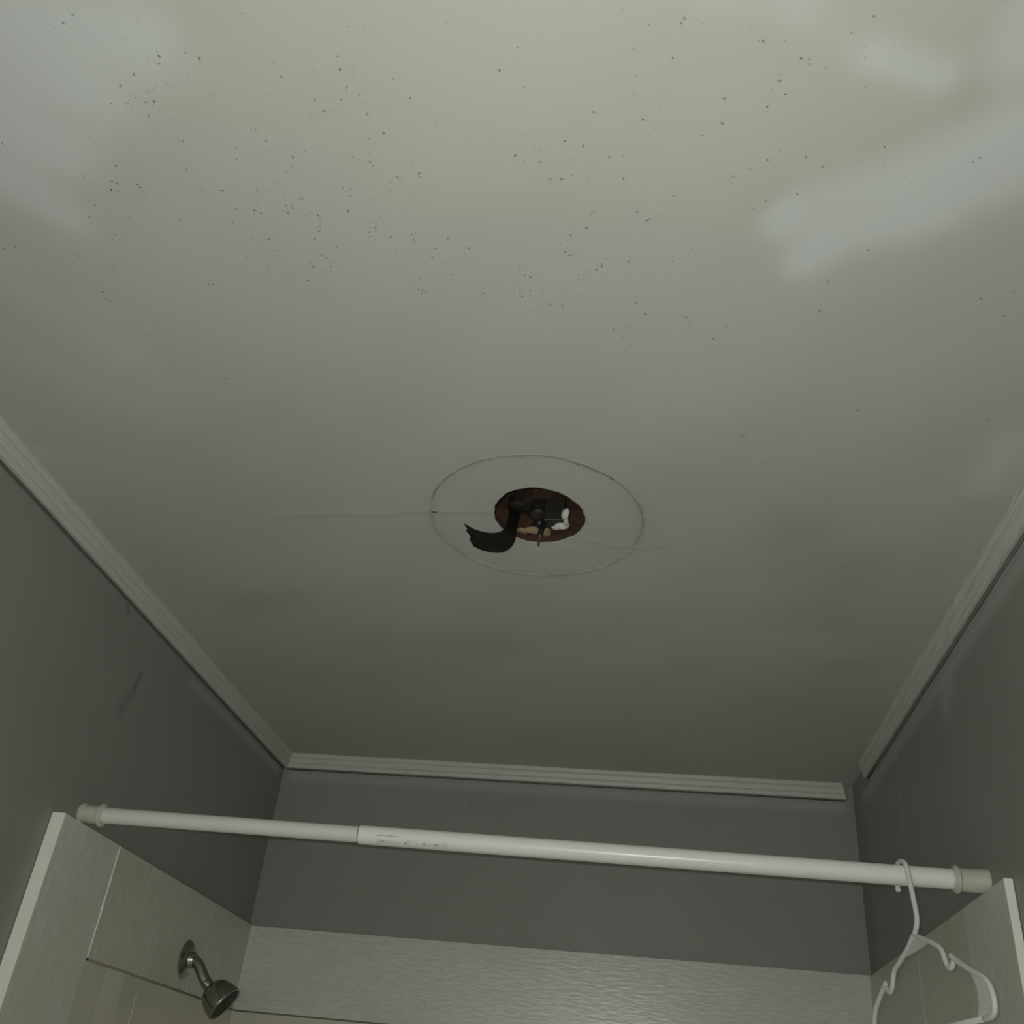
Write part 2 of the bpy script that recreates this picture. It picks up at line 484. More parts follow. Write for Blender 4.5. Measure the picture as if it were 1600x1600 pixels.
def build_ceiling():
    X0, X1, Y0, Y1 = -0.02, W + 0.02, YF - 0.02, 0.02
    NA = 720
    ang = list(np.linspace(0, 2 * math.pi, NA, endpoint=False))
    for cx, cy in ((X0, Y0), (X0, Y1), (X1, Y0), (X1, Y1)):
        ang.append(math.atan2(cy - HC[1], cx - HC[0]) % (2 * math.pi))
    ang = np.array(sorted(ang))
    NA = len(ang)
    ca, sa = np.cos(ang), np.sin(ang)
    rmax = np.minimum(np.where(ca > 0, (X1 - HC[0]) / np.maximum(ca, 1e-9), (X0 - HC[0]) / np.minimum(ca, -1e-9)),
                      np.where(sa > 0, (Y1 - HC[1]) / np.maximum(sa, 1e-9), (Y0 - HC[1]) / np.minimum(sa, -1e-9)))
    # ragged hole edge
    rag = 0.0010 * np.sin(3 * ang + 1) + 0.0005 * np.sin(11 * ang) + 0.0003 * np.sin(23 * ang + 2) + rng.normal(0, 0.00012, NA)
    r0 = 1 / np.sqrt((ca / HRX) ** 2 + (sa / HRY) ** 2) + rag
    rows = []
    rows.append((r0 + 0.0015, np.full(NA, 0.013)))            # top of the plaster's cut edge
    rows.append((r0, np.full(NA, 0.0015)))
    inner = np.linspace(0, 1, 96)
    for s in inner:
        rows.append((r0 + (0.265 - r0) * s, np.zeros(NA)))
    outer = np.linspace(0, 1, 131)[1:]
    for s in outer:
        rows.append((0.265 + (rmax - 0.265) * s, np.zeros(NA)))
    R_ = np.array([r for r, z in rows])
    Z = np.array([z for r, z in rows]).ravel()
    P = np.stack([(HC[0] + R_ * ca).ravel(), (HC[1] + R_ * sa).ravel()], 1)
    flat = np.arange(len(P)) >= 2 * NA
    # outline of the old fixture: a shallow sunken disc with a ridge of old paint around it
    th = np.arctan2(P[:, 1] - RC[1], P[:, 0] - RC[0])
    er = np.hypot((P[:, 0] - RC[0]) / RRX, (P[:, 1] - RC[1]) / RRY)
    dd = (er - 1) * 0.172 + 0.0008 * np.sin(7 * th) * np.sin(3 * th + 1)
    dz = np.where(dd < 0, 0.0009, 0.0) + np.where(dd < 0, 0, -0.0009 * np.exp(-(dd / 0.004) ** 2))
    for poly, hw, h in CREASES:
        d = np.min([segdist(P, poly[i], poly[i + 1]) for i in range(len(poly) - 1)], axis=0)
        dz = dz - 0.4 * h * np.exp(-(d / hw) ** 2)
    # gentle sag and roller waviness
    dz = dz + 0.0008 * np.sin(P[:, 0] * 9 + 1) * np.sin(P[:, 1] * 7) + 0.0006 * np.sin(P[:, 0] * 23 + P[:, 1] * 17)
    edge = np.clip(np.minimum.reduce([P[:, 0] - X0, X1 - P[:, 0], P[:, 1] - Y0, Y1 - P[:, 1]]) / 0.1, 0, 1)
    Z = Z + np.where(flat, dz * edge, 0)
    paint = np.zeros((len(P), 4))
    paint[:, 3] = 1
    for ch, caps in enumerate((WHITE, YELLOW, BROWN)):
        for (ax, ay, bx, by, r, s) in caps:
            d = segdist(P, (ax, ay), (bx, by))
            v = s * np.exp(-(d / r) ** 2 * 0.75)
            paint[:, ch] = 1 - (1 - paint[:, ch]) * (1 - np.clip(v, 0, 1))
    grime = np.zeros(len(P))
    breakup = 0.35 + 0.35 * np.sin(th * 3 + 0.6) * np.sin(th * 8) + 0.3 * np.sin(th * 37) * np.sin(th * 19 + 1)
    breakup += np.where(np.sin(th) > -0.2, 0.1, 0.05)
    grime += np.exp(-((dd - 0.0004) / 0.0017) ** 2) * np.clip(breakup, 0.1, 0.8) * 0.55
    grime += 0.07 * np.exp(-(dd / 0.012) ** 2)
    d = segdist(P, (0.6371, -1.2714), (0.6420, -1.2714))
    grime += 0.9 * np.exp(-(d / 0.0022) ** 2)
    cdist = np.min([segdist(P, CREASES[0][0][i], CREASES[0][0][i + 1]) for i in range(5)], axis=0)
    grime += 0.10 * np.exp(-(cdist / 0.003) ** 2)
    cdist = np.min([segdist(P, CREASES[2][0][i], CREASES[2][0][i + 1]) for i in range(3)], axis=0)
    grime += 0.07 * np.exp(-(cdist / 0.003) ** 2)
    # flaking around the hole
    hr = (np.hypot((P[:, 0] - HC[0]) / HRX, (P[:, 1] - HC[1]) / HRY) - 1) * 0.075
    tt = np.arctan2(P[:, 1] - HC[1], P[:, 0] - HC[0])
    grime += np.where((hr < 0.006) & (np.abs(tt) < 0.6), 0.22 * np.clip(np.sin(tt * 60) + np.sin(tt * 41 + hr * 900), 0, 1), 0)
    grime = np.clip(grime, 0, 1)
    NR = len(rows)
    V = np.column_stack([P, Z])
    i = np.arange(NR - 1)[:, None] * NA
    j = np.arange(NA)[None, :]
    jn = (j + 1) % NA
    F = np.stack([i + j, i + NA + j, i + NA + jn, i + jn], -1).reshape(-1, 4)
    F = F[:, ::-1]
    me = bpy.data.meshes.new('ceiling')
    me.vertices.add(len(V))
    me.vertices.foreach_set('co', V.astype(np.float32).ravel())
    me.loops.add(F.size)
    me.loops.foreach_set('vertex_index', F.astype(np.int32).ravel())
    me.polygons.add(len(F))
    me.polygons.foreach_set('loop_start', (np.arange(len(F)) * 4).astype(np.int32))
    me.update(calc_edges=True)
    me.polygons.foreach_set('use_smooth', [True] * len(F))
    a = me.attributes.new('paint', 'FLOAT_COLOR', 'POINT')
    a.data.foreach_set('color', paint.astype(np.float32).ravel())
    g = me.attributes.new('grime', 'FLOAT', 'POINT')
    g.data.foreach_set('value', grime.astype(np.float32))
    me.materials.append(m_ceil)
    me.materials.append(m_edgep)
    mi = np.zeros(len(F), np.int32)
    mi[:NA * 2] = 1
    me.polygons.foreach_set('material_index', mi)
    me.update()
    o = bpy.data.objects.new('ceiling', me)
    col.objects.link(o)
    o['kind'] = 'structure'
    return o


ceiling = build_ceiling()

# mildew specks on the paint: explicit dark ones and a dust of small faint ones around them
SPOTS=[(0.433,-2.099),(0.511,-2.063),(0.508,-2.055),(0.478,-2.045),(0.55,-2.058),(0.539,-2.065),(0.684,-2.054),(0.683,-2.041),(0.676,-2.01),(0.695,-2.014),(0.685,-2.023),(0.65,-2.01),(0.473,-2.0),(0.456,-1.977),(0.441,-2.015),(0.834,-2.033),(0.624,-2.036),(0.698,-1.993),(0.409,-1.947),(0.411,-1.943),(0.397,-1.923),(0.402,-1.92),(0.391,-1.912),(0.398,-1.91),(0.368,-1.931),(0.362,-1.892),(0.347,-1.876),(0.395,-1.876),(0.452,-1.868),(0.524,-1.883),(0.55,-1.876),(0.544,-1.88),(0.513,-1.864),(0.496,-1.848),(0.529,-1.841),(0.547,-1.839),(0.366,-1.85),(0.36,-1.843),(0.216,-1.832),(0.233,-1.834),(0.304,-1.819),(0.225,-1.764),(0.307,-1.761),(0.31,-1.756),(0.31,-1.747),(0.305,-1.75),(0.312,-1.745),(0.305,-1.745),(0.449,-1.772),(0.455,-1.771),(0.453,-1.778),(0.532,-1.799),(0.601,-1.838),(0.609,-1.849),(0.614,-1.871),(0.588,-1.882),(0.581,-1.876),(0.582,-1.885),(0.602,-1.894),(0.659,-1.904),(0.657,-1.895),(0.649,-1.876),(0.556,-1.906),(0.517,-1.907),(0.603,-1.935),(0.608,-1.946),(0.588,-1.954),(0.547,-1.946),(0.671,-1.944),(0.688,-1.938),(0.713,-1.918),(0.737,-1.922),(0.737,-1.918),(0.689,-1.839),(0.714,-1.842),(0.714,-1.834),(0.668,-1.853),(0.666,-1.846),(0.674,-1.852),(0.602,-1.814),(0.606,-1.81),(0.585,-1.802),(0.588,-1.797),(0.624,-1.827),(0.609,-1.796),(0.575,-1.776),(0.706,-1.76),(0.71,-1.757),(0.714,-1.755),(0.753,-1.835),(0.775,-1.821),(0.737,-1.821),(0.75,-1.782),(0.691,-1.823),(0.782,-1.752),(0.142,-1.661),(0.267,-1.626),(0.301,-1.669),(0.348,-1.629),(0.412,-1.597),(0.512,-1.813),(0.341,-1.799),(0.477,-2.015),(0.486,-2.016),(0.455,-2.014),(0.512,-2.062),(0.655,-1.998),(0.71,-1.971),(0.487,-1.935),(0.407,-1.897),(0.424,-1.918),(0.425,-1.914),(0.446,-2.106),(0.459,-2.034),(0.552,-1.96),(0.586,-1.967),(0.498,-1.97),(0.732,-2.029),(0.744,-2.008),(1.07,-2.05),(1.144,-2.054),(1.16,-2.068),(1.089,-2.011),(1.096,-1.997),(1.041,-1.995),(1.081,-1.985),(0.966,-1.976),(0.919,-1.986),(0.89,-1.955),(0.908,-1.949),(0.839,-1.94),(0.864,-1.932),(0.884,-1.91),(0.872,-1.911),(0.933,-1.935),(0.947,-1.909),(0.913,-1.865),(0.961,-1.866),(0.974,-1.856),(0.971,-1.854),(0.907,-1.846),(0.889,-1.836),(0.877,-1.824),(0.882,-1.813),(0.885,-1.808),(0.888,-1.808),(0.828,-1.791),(0.834,-1.779),(0.84,-1.776),(0.922,-1.794),(0.922,-1.79),(0.916,-1.786),(0.838,-1.754),(0.826,-1.756),(0.853,-1.754),(0.86,-1.733),(0.874,-1.73),(0.828,-1.746),(0.835,-1.723),(0.894,-1.74),(0.952,-1.798),(1.0,-1.797),(1.021,-1.814),(1.056,-1.908),(1.041,-1.969),(1.023,-1.956),(1.088,-1.926),(1.124,-1.928),(1.142,-1.916),(1.099,-1.937),(0.992,-2.038),(1.105,-2.032),(1.001,-2.074),(0.998,-2.07),(1.282,-1.917),(1.287,-1.921),(1.196,-1.937),(1.172,-1.764),(1.341,-1.735),(1.374,-1.707),(1.372,-1.746),(0.971,-1.715),(0.96,-1.734),(0.933,-1.69),(1.022,-1.701),(1.02,-1.709),(1.053,-1.673),(1.067,-1.693),(1.17,-1.718),(1.206,-1.808),(1.122,-1.884),(1.081,-1.866),(1.092,-1.876),(0.998,-1.886),(1.106,-1.631),(1.104,-1.618),(0.408,-1.599),(0.263,-1.45),(0.249,-1.453),(0.235,-1.456),(0.215,-1.441),(0.197,-1.452),(0.364,-1.516),(1.334,-1.551),(1.374,-1.556),(1.412,-1.52),(1.392,-1.541),(1.346,-1.469),(1.356,-1.444),(1.403,-1.42),(1.406,-1.425),(1.408,-1.431),(1.394,-1.342),(1.349,-1.228),(1.352,-1.201),(1.297,-1.131),(1.321,-1.085),(1.259,-1.005),(1.146,-1.419),(1.183,-1.537),(1.138,-1.333),(0.22,-1.012),(0.195,-0.954),(0.238,-1.045),(0.26,-1.063),(0.98,-1.08),(1.246,-1.537)]


def build_specks():
    vs, fs, st = [], [], []

    def speck(x, y, r, s, n=7):
        if (x - HC[0]) ** 2 / HRX ** 2 + (y - HC[1]) ** 2 / HRY ** 2 < 1.15 or not (0.03 < x < W - 0.04):
            return
        b = len(vs)
        el = random.uniform(0.7, 1.35)
        ro = random.uniform(0, 6.28)
        z = -0.0015 - random.uniform(0, 0.0001)
        for k in range(n):
            a = 6.28319 * k / n
            rr = r * random.uniform(0.75, 1.2)
            u, v = rr * math.cos(a) * el, rr * math.sin(a) / el
            vs.append((x + u * math.cos(ro) - v * math.sin(ro), y + u * math.sin(ro) + v * math.cos(ro), z))
            st.append(s)
        fs.append(tuple(range(b, b + n)))

    for (x, y) in SPOTS:
        s = random.choice((0.2, 0.28, 0.36, 0.45, 0.58))
        r = random.uniform(0.0007, 0.0012)
        speck(x, y, r, s)
        speck(x, y, r * 1.8, 0.12, 9)
        for _ in range(random.choice((1, 2, 3, 5, 7))):
            speck(x + random.gauss(0, 0.014), y + random.gauss(0, 0.012), random.uniform(0.0004, 0.0010),
                  random.uniform(0.10, 0.35), 6)
    # faint dust over the older half of the ceiling
    for _ in range(4200):
        x = random.uniform(0.06, W - 0.06)
        y = random.uniform(-2.2, -0.7)
        dens = math.exp(-((x - 0.60) / 0.42) ** 2 - ((y + 1.80) / 0.27) ** 2) + 0.15
        if random.random() < dens:
            speck(x, y, random.uniform(0.0004, 0.0010), random.uniform(0.10, 0.36), 6)
    # small worm-like clusters
    for (cx, cy) in ((0.36, -1.72), (0.58, -1.80), (0.735, -1.80), (0.30, -1.90), (0.92, -1.77), (0.23, -1.45), (1.38, -1.37),
                     (0.96, -1.66), (1.08, -1.62), (0.70, -1.88)):
        a = random.uniform(0, 6.28)
        x, y = cx, cy
        for k in range(26):
            a += random.uniform(-0.9, 0.9)
            x += 0.004 * math.cos(a)
            y += 0.004 * math.sin(a)
            if random.random() < 0.7:
                speck(x + random.gauss(0, 0.002), y + random.gauss(0, 0.002), random.uniform(0.0003, 0.0008),
                      random.uniform(0.25, 0.7), 6)
    # dirt caught in the paint ridge of the old outline
    for (a0, a1, n, s) in ((-1.15, -0.75, 60, 0.8), (-0.35, 0.05, 50, 0.5), (-1.75, -1.6, 12, 0.5), (-2.75, -2.55, 14, 0.5),
                           (-2.0, -0.7, 40, 0.35)):
        for _ in range(n):
            a = random.uniform(a0, a1)
            q = 1 + random.gauss(0, 0.008)
            speck(RC[0] + RRX * q * math.cos(a), RC[1] + RRY * q * math.sin(a), random.uniform(0.0004, 0.0011),
                  s * random.uniform(0.5, 1.0), 6)
    me = bpy.data.meshes.new('mildew_specks')
    me.from_pydata(vs, [], fs)
    a = me.attributes.new('strength', 'FLOAT', 'POINT')
    a.data.foreach_set('value', st)
    me.materials.append(m_speck)
    o = bpy.data.objects.new('mildew_specks', me)
    col.objects.link(o)
    o.parent = ceiling
    o['kind'] = 'stuff'
    o['label'] = 'dark mildew specks scattered over the ceiling paint'


build_specks()

# ------------------------------------------------------------------ room shell
T = 0.06


def wall(name, lo, hi, mat):
    o = box(name, lo, hi, mat)
    o['kind'] = 'structure'
    return o


wall_left = wall('wall_left', (-T, YF - T, FLOOR), (0, T, 0), m_wall_l)
wall_right = wall('wall_right', (W, YF - T, FLOOR), (W + T, T, 0), m_wall_r)
wall_back = wall('wall_back', (0, 0, FLOOR), (W, T, 0), m_wall_b)
DX0, DX1, DH = 0.12, 0.92, -0.25      # doorway opening added behind the camera to admit the fill light
wall_front = prism('wall_front', [(0, FLOOR), (DX0, FLOOR), (DX0, DH), (DX1, DH), (DX1, FLOOR), (W, FLOOR), (W, 0), (0, 0)], 1,
                   YF - T, YF, m_wall, kind='structure')
YH = YF - T - 1.4  # unseen box added behind the opening to spread the fill light
m_fill_box = simple('fill_box_paint', (0.72, 0.71, 0.66), rough=0.7, var=0.03)
wall_fill_box = prism('wall_fill_box', [(-T, YF - T), (-T, YH), (W + T, YH), (W + T, YF - T), (W, YF - T), (W, YH + T), (0, YH + T), (0, YF - T)],
                  2, FLOOR, 0, m_fill_box, kind='structure')
ceiling_fill_box = box('ceiling_fill_box', (-T, YH, 0), (W + T, YF - T, 0.05), m_fill_box, kind='structure')
floor = wall('floor', (-T, YH, FLOOR - 0.05), (W + T, T, FLOOR), m_floor)

# trims: (out from the wall, down from the ceiling)
PROF = [(0.0, 0.0), (0.0235, 0.0), (0.0235, -0.0035), (0.0215, -0.0095), (0.0185, -0.0120), (0.0195, -0.0145),
        (0.0165, -0.0245), (0.0138, -0.0268), (0.0150, -0.0290), (0.0125, -0.0365), (0.0110, -0.0380), (0.0, -0.0380)]


def trim(name, wallside, a, b, miter_a, miter_b, scale=1.0, wobble=0.0, step=0.05):
    """moulding along a wall from a to b; miter: +1 the room side is cut back, 0 square"""
    n = max(2, int(abs(b - a) / step) + 1)
    vs, fs = [], []
    r = random.Random(len(name) + n)
    for i in range(n):
        t = i / (n - 1)
        for (u, z) in PROF:
            u = u * scale
            s = a + (b - a) * t
            if i == 0:
                s += miter_a * u * (1 if b > a else -1)
            if i == n - 1:
                s -= miter_b * u * (1 if b > a else -1)
            uu = u + (r.gauss(0, wobble) if u > 0 else 0)
            zz = z * scale + (r.gauss(0, wobble * 0.5) if z < 0 else 0) + 0.0005
            if wallside == 'left':
                vs.append((uu, s, zz))
            elif wallside == 'right':
                vs.append((W - uu, s, zz))
            else:
                vs.append((s, -uu, zz))
    k = len(PROF)
    for i in range(n - 1):
        for j in range(k):
            fs.append((i * k + j, i * k + (j + 1) % k, (i + 1) * k + (j + 1) % k, (i + 1) * k + j))
    fs.append(tuple(range(k)))
    fs.append(tuple(range((n - 1) * k, n * k)))
    o = mesh_obj(name, vs, fs, m_trim)
    o['kind'] = 'structure'
    return o


trim_1 = trim('trim_1', 'left', YF, 0.0, 0, 1, wobble=0.00025)
trim_2 = trim('trim_2', 'back', 0.0, W - 0.012, 1, 0.7, wobble=0.0002)
trim_3 = trim('trim_3', 'right', YF, -0.178, 0, 0.6, scale=0.95, wobble=0.0006, step=0.03)
# grimy gap and lumpy old caulk where mouldings meet the walls
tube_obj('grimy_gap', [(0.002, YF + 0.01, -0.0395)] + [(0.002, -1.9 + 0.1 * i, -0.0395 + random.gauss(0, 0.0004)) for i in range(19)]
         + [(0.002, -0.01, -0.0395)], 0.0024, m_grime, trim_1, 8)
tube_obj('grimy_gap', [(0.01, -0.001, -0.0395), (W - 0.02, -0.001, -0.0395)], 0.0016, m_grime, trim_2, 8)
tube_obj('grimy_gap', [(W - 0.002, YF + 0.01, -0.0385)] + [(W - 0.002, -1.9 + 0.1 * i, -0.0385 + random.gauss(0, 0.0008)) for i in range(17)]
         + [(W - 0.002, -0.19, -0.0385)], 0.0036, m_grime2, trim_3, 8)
m_wallpale = simple('overpainted_caulk', (0.33, 0.345, 0.325), rough=0.5, var=0.05)
tube_obj('caulk_bead', [(W - 0.0005, -1.9 + 0.08 * i, -0.0455 + random.gauss(0, 0.0010)) for i in range(23)],
         [random.uniform(0.0012, 0.0024) for i in range(23)], m_wallpale, trim_3, 8)

# ------------------------------------------------------------------ boards and shower surround below
ZS = -0.4445                     # top of the boards
ZR = -0.4490                     # right-hand boards sit a touch lower
YB = -1.0097                     # their front edge
LIP = -0.636                     # where the moulded surround starts
surl = empty('alcove_panelling', (0, -0.5, FLOOR))
tag(surl, 'cream laminate boards on the side wall carrying the shower arm', 'wall panelling', 'boards lining the tub alcove')
surb = empty('alcove_panelling', (W / 2, 0, FLOOR))
tag(surb, 'cream laminate board across the back wall of the tub alcove', 'wall panelling', 'boards lining the tub alcove')
surr = empty('alcove_panelling', (W, -0.5, FLOOR))
tag(surr, 'cream laminate boards on the side wall behind the hanger', 'wall panelling', 'boards lining the tub alcove')


def xl(y):
    return 0.008 + 0.016 * (-y / 1.0097)


def xr(y):
    return W - (0.006 + 0.007 * (-y / 1.0097))


def side_board(name, left, y0, y1, z0, z1, inset, mat):
    if left:
        poly = [(0.001, y0), (xl(y0) - inset, y0), (xl(y1) - inset, y1), (0.001, y1)]
    else:
        poly = [(W - 0.001, y0), (xr(y0) + inset, y0), (xr(y1) + inset, y1), (W - 0.001, y1)]
    return prism(name, poly, 2, z0, z1, mat, surl if left else surr, bevel=0.0008)


side_board('front_board', True, YB + 0.004, -0.7930, FLOOR, ZS, 0, m_side)
side_board('upper_board', True, -0.7905, -0.0075, LIP, ZS, 0, m_sidein)
side_board('lower_panel', True, -0.7905, -0.0075, FLOOR, LIP - 0.003, 0.004, m_glaze)
side_board('edge_trim', True, YB, YB + 0.004, FLOOR, ZS, -0.0006, m_edge)['label'] = 'white edge strip on the board front'
side_board('front_board', False, YB + 0.004, -0.7920, FLOOR, ZR, 0, m_side)
side_board('upper_board', False, -0.7910, -0.4650, LIP, ZR, 0.0004, m_sidein)
side_board('upper_board', False, -0.4640, -0.0075, LIP, ZR, 0.0008, m_sidein)
side_board('lower_panel', False, -0.7910, -0.0075, FLOOR, LIP - 0.003, 0.003, m_glaze)
side_board('edge_trim', False, YB, YB + 0.004, FLOOR, ZR, -0.0006, m_edge)['label'] = 'white edge strip on the board front'
# back boards
prism('upper_board', [(0.002, -0.007), (W - 0.002, -0.007), (W - 0.002, -0.001), (0.002, -0.001)], 2, LIP - 0.001, ZS - 0.0015, m_back, surb, bevel=0.0008)
prism('lower_panel', [(0.002, -0.004), (W - 0.002, -0.004), (W - 0.002, -0.001), (0.002, -0.001)], 2, FLOOR, LIP - 0.004, m_glaze, surb)
# caulk seams; dark lip beads paint in the shade line under the boards
pts = [(xl(-0.7917) + 0.0002, -0.7917, ZS - 0.0005 - 0.19 * i / 12) for i in range(13)]
tube_obj('caulk_seam', pts, [0.0016 + (0.0008 if i in (4, 7) else 0) + random.uniform(-0.0003, 0.0003) for i in range(13)], m_caulk, surl, 8)
tube_obj('caulk_seam', [(xr(-0.4645) + 0.0008, -0.4645, ZR - 0.001), (xr(-0.4645) + 0.0008, -0.4645, LIP)], 0.0009, m_seam, surr, 8)
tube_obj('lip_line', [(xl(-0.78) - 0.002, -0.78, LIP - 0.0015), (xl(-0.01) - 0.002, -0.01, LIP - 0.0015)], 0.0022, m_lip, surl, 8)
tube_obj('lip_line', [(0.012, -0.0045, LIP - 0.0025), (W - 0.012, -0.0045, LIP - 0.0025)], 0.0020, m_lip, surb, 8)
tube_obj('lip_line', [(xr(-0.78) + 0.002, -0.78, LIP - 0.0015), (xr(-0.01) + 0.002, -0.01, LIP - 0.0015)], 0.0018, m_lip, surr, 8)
# rounded pilaster and seam in the moulded part
pil = [(xl(-0.74) - 0.0060, -0.735)]
for i in range(25):
    t = i / 24
    pil.append((xl(-0.67) - 0.0045 + 0.0062 * (3 * t * t - 2 * t ** 3), -0.725 + 0.095 * t))
for i in range(1, 9):
    t = i / 8
    pil.append((xl(-0.5) - 0.0018 + 0.0035 * (1 - t) - 0.004 * t, -0.63 + 0.30 * t))
pil.append((xl(-0.32) - 0.0075, -0.325))
prism('pilaster', pil, 2, FLOOR, LIP - 0.004, m_glaze, surl)
tube_obj('caulk_seam', [(xl(-0.56) + 0.0010, -0.56, LIP - 0.03), (xl(-0.56) + 0.0010, -0.56, -1.2)], 0.0010, m_caulk, surl, 8)
tube_obj('caulk_seam', [(0.0085, -0.0075, ZS - 0.002), (0.0085, -0.0075, LIP)], 0.0012, m_caulk, surl, 8)

# ------------------------------------------------------------------ tension rod
RA = Vector((0.0, -0.920, -0.4225))
RB = Vector((W, -0.900, -0.4300))
RD = (RB - RA).normalized()
RL = (RB - RA).length
rod = empty('tension_rod', RA)
tag(rod, 'white telescoping shower curtain rod spanning the alcove between side walls', 'curtain rod')
XJ = 0.505
lathe('inner_tube', RA, RD, [(0.035, 0.0134), (XJ + 0.06, 0.0134)], m_rodin, rod, 40)
outer = lathe('outer_tube', RA, RD, [(XJ + 0.0008, 0.0136), (XJ + 0.0008, 0.0146), (XJ + 0.0014, 0.0153), (XJ + 0.003, 0.0155), (RL - 0.035, 0.0155)], m_rod, rod, 40)
lathe('joint_gap', RA, RD, [(XJ - 0.0008, 0.0135), (XJ - 0.0008, 0.0139), (XJ + 0.0008, 0.0141), (XJ + 0.0008, 0.0135)], m_grime, rod, 40)
lathe('end_cap', RA, RD, [(0.0, 0.0170), (0.001, 0.0180), (0.005, 0.0180), (0.007, 0.0160), (0.034, 0.0150), (0.036, 0.0185),
                          (0.0375, 0.0198), (0.0405, 0.0198), (0.042, 0.0185), (0.043, 0.0140), (0.045, 0.0135)], m_cap, rod, 40)
lathe('end_cap', RB, -RD, [(0.0, 0.0182), (0.001, 0.0192), (0.005, 0.0192), (0.007, 0.0182), (0.043, 0.0176), (0.045, 0.0205),
                           (0.0465, 0.0215), (0.0490, 0.0215), (0.0505, 0.0205), (0.052, 0.0170), (0.055, 0.0156)], m_cap, rod, 40)

# printed fitting diagram on the outer tube, curved round it
n_dn = Vector((0, 0, -1)) - RD * RD.dot(Vector((0, 0, -1)))
n_dn.normalize()
n_fr = Vector((0, -1, 0)) - RD * RD.dot(Vector((0, -1, 0)))
n_fr = (n_fr - n_dn * n_dn.dot(n_fr)).normalized()
pv = {'d': ([], []), 'p': ([], [])}


def mark(x0, x1, h0, h1, k='d'):
    """x along the rod, h millimetres of arc below the tube's front line"""
    vs, fs = pv[k]
    b = len(vs)
    R0 = 0.0155 + 0.00012
    m = max(1, int(abs(h1 - h0) / 0.0008))
    for j in range(m + 1):
        a = (h0 + (h1 - h0) * j / m) / 0.0155
        for x in (x0, x1):
            vs.append(RA + RD * x + (n_fr * math.cos(a) + n_dn * math.sin(a)) * R0)
    for j in range(m):
        fs.append((b + 2 * j, b + 2 * j + 1, b + 2 * j + 3, b + 2 * j + 2))


def rect(x0, x1, h0, h1, w=0.0005, k='d'):
    mark(x0, x1, h0, h0 + w, k)
    mark(x0, x1, h1 - w, h1, k)
    mark(x0, x0 + w, h0, h1, k)
    mark(x1 - w, x1, h0, h1, k)


# one blurred line of small print, no letter of it readable
xx = 0.540
while xx < 0.581:
    w = random.uniform(0.0005, 0.0012)
    mark(xx, xx + w, 0.0016 + random.uniform(-0.0003, 0.0003), 0.0031 + random.uniform(-0.0003, 0.0003), 'd' if xx < 0.566 else 'p')
    xx += w + random.choice((0.0004, 0.0005, 0.0007, 0.0016))
# first diagram
hA, hB = 0.0075, 0.0165
hm = (hA + hB) / 2
rect(0.540, 0.5435, hA, hB, k='p')
mark(0.5450, 0.5456, hA + .001, hB - .001, 'p')
mark(0.5475, 0.5490, hm - .0022, hm + .0018)
rect(0.5508, 0.5545, hm - .0025, hm + .0025, .0007)
rect(0.5560, 0.5630, hm - .0018, hm + .0022, .0004, 'p')
mark(0.5640, 0.5880, hm - .0016, hm - .0012, 'p')
mark(0.5640, 0.5880, hm + .0016, hm + .0021)
mark(0.5882, 0.5900, hm - .0012, hm + .0024)
rect(0.5925, 0.5965, hA, hB, k='d')
# second diagram
rect(0.6022, 0.6060, hA, hB, k='p')
mark(0.6068, 0.6110, hm, hm + .0007)
mark(0.6180, 0.6190, hm - .002, hm + .002)
rect(0.6200, 0.6225, hm - .0025, hm + .0022, .0007)
mark(0.6235, 0.6242, hm - .002, hm + .002, 'p')
mark(0.6250, 0.6390, hm - .0013, hm - .0009, 'p')
mark(0.6250, 0.6390, hm + .0013, hm + .0018)
mark(0.6395, 0.6408, hm - .0018, hm + .0024)
mark(0.6428, 0.6443, hm - .0022, hm + .0022)
rect(0.6455, 0.6485, hm - .0022, hm + .0022, .0004, 'p')
mark(0.6500, 0.6540, hm, hm + .0007)
rect(0.6545, 0.6575, hA, hB + .001, k='p')
mark(0.6588, 0.6592, hA + .002, hB, 'p')
for k, mt, nm in (('d', m_print, 'printed_diagram'), ('p', m_pale, 'printed_diagram')):
    o = mesh_obj(nm, pv[k][0], pv[k][1], mt, outer)
    o['label'] = 'fitting diagrams and fine print on the rod'

# ------------------------------------------------------------------ clothes hanger hung on the rod
HX, HY, PHI = 1.390, -0.903, 0.20
hdir = Vector((math.sin(PHI), -math.cos(PHI), 0))
hnor = Vector((math.cos(PHI), math.sin(PHI), 0))
hng = empty('clothes_hanger', (HX, HY, -0.66))
tag(hng, 'white plastic clothes hanger with notched shoulders hooked over the curtain rod', 'hanger')


def hp(a, z, off=0.0):
    return Vector((HX, HY, 0)) + hdir * a + hnor * off + Vector((0, 0, z))


zc = -0.4290
hook = [(-0.0190, -0.4475)]
for i in range(15):
    a = math.radians(205 - i * 205 / 14)
    hook.append((0.0215 * math.cos(a), zc + 0.0205 * math.sin(a)))
hook += [(0.0245, -0.447), (0.0285, -0.470), (0.0320, -0.494), (0.0290, -0.507), (0.0190, -0.5185), (0.0140, -0.5260)]
hook_o = tube_obj('hook', catmull([hp(a, z) for a, z in hook], 4), 0.0039, m_hang, hng, 12)
bm_tip = lathe('hook_tip', hp(*hook[0], 0) + Vector((0, 0, -0.0042)), (0, 0, 1),
               [(0, 0.0), (0.0006, 0.0025), (0.002, 0.0040), (0.004, 0.0046), (0.006, 0.0040), (0.008, 0.0020)], m_hang, hook_o, 16)
R_arm = [(0.0140, -0.5200), (0.045, -0.5300), (0.075, -0.5410), (0.0932, -0.5500), (0.1010, -0.5640), (0.1060, -0.5740),
         (0.1135, -0.5785), (0.1205, -0.5750), (0.1245, -0.5700)]
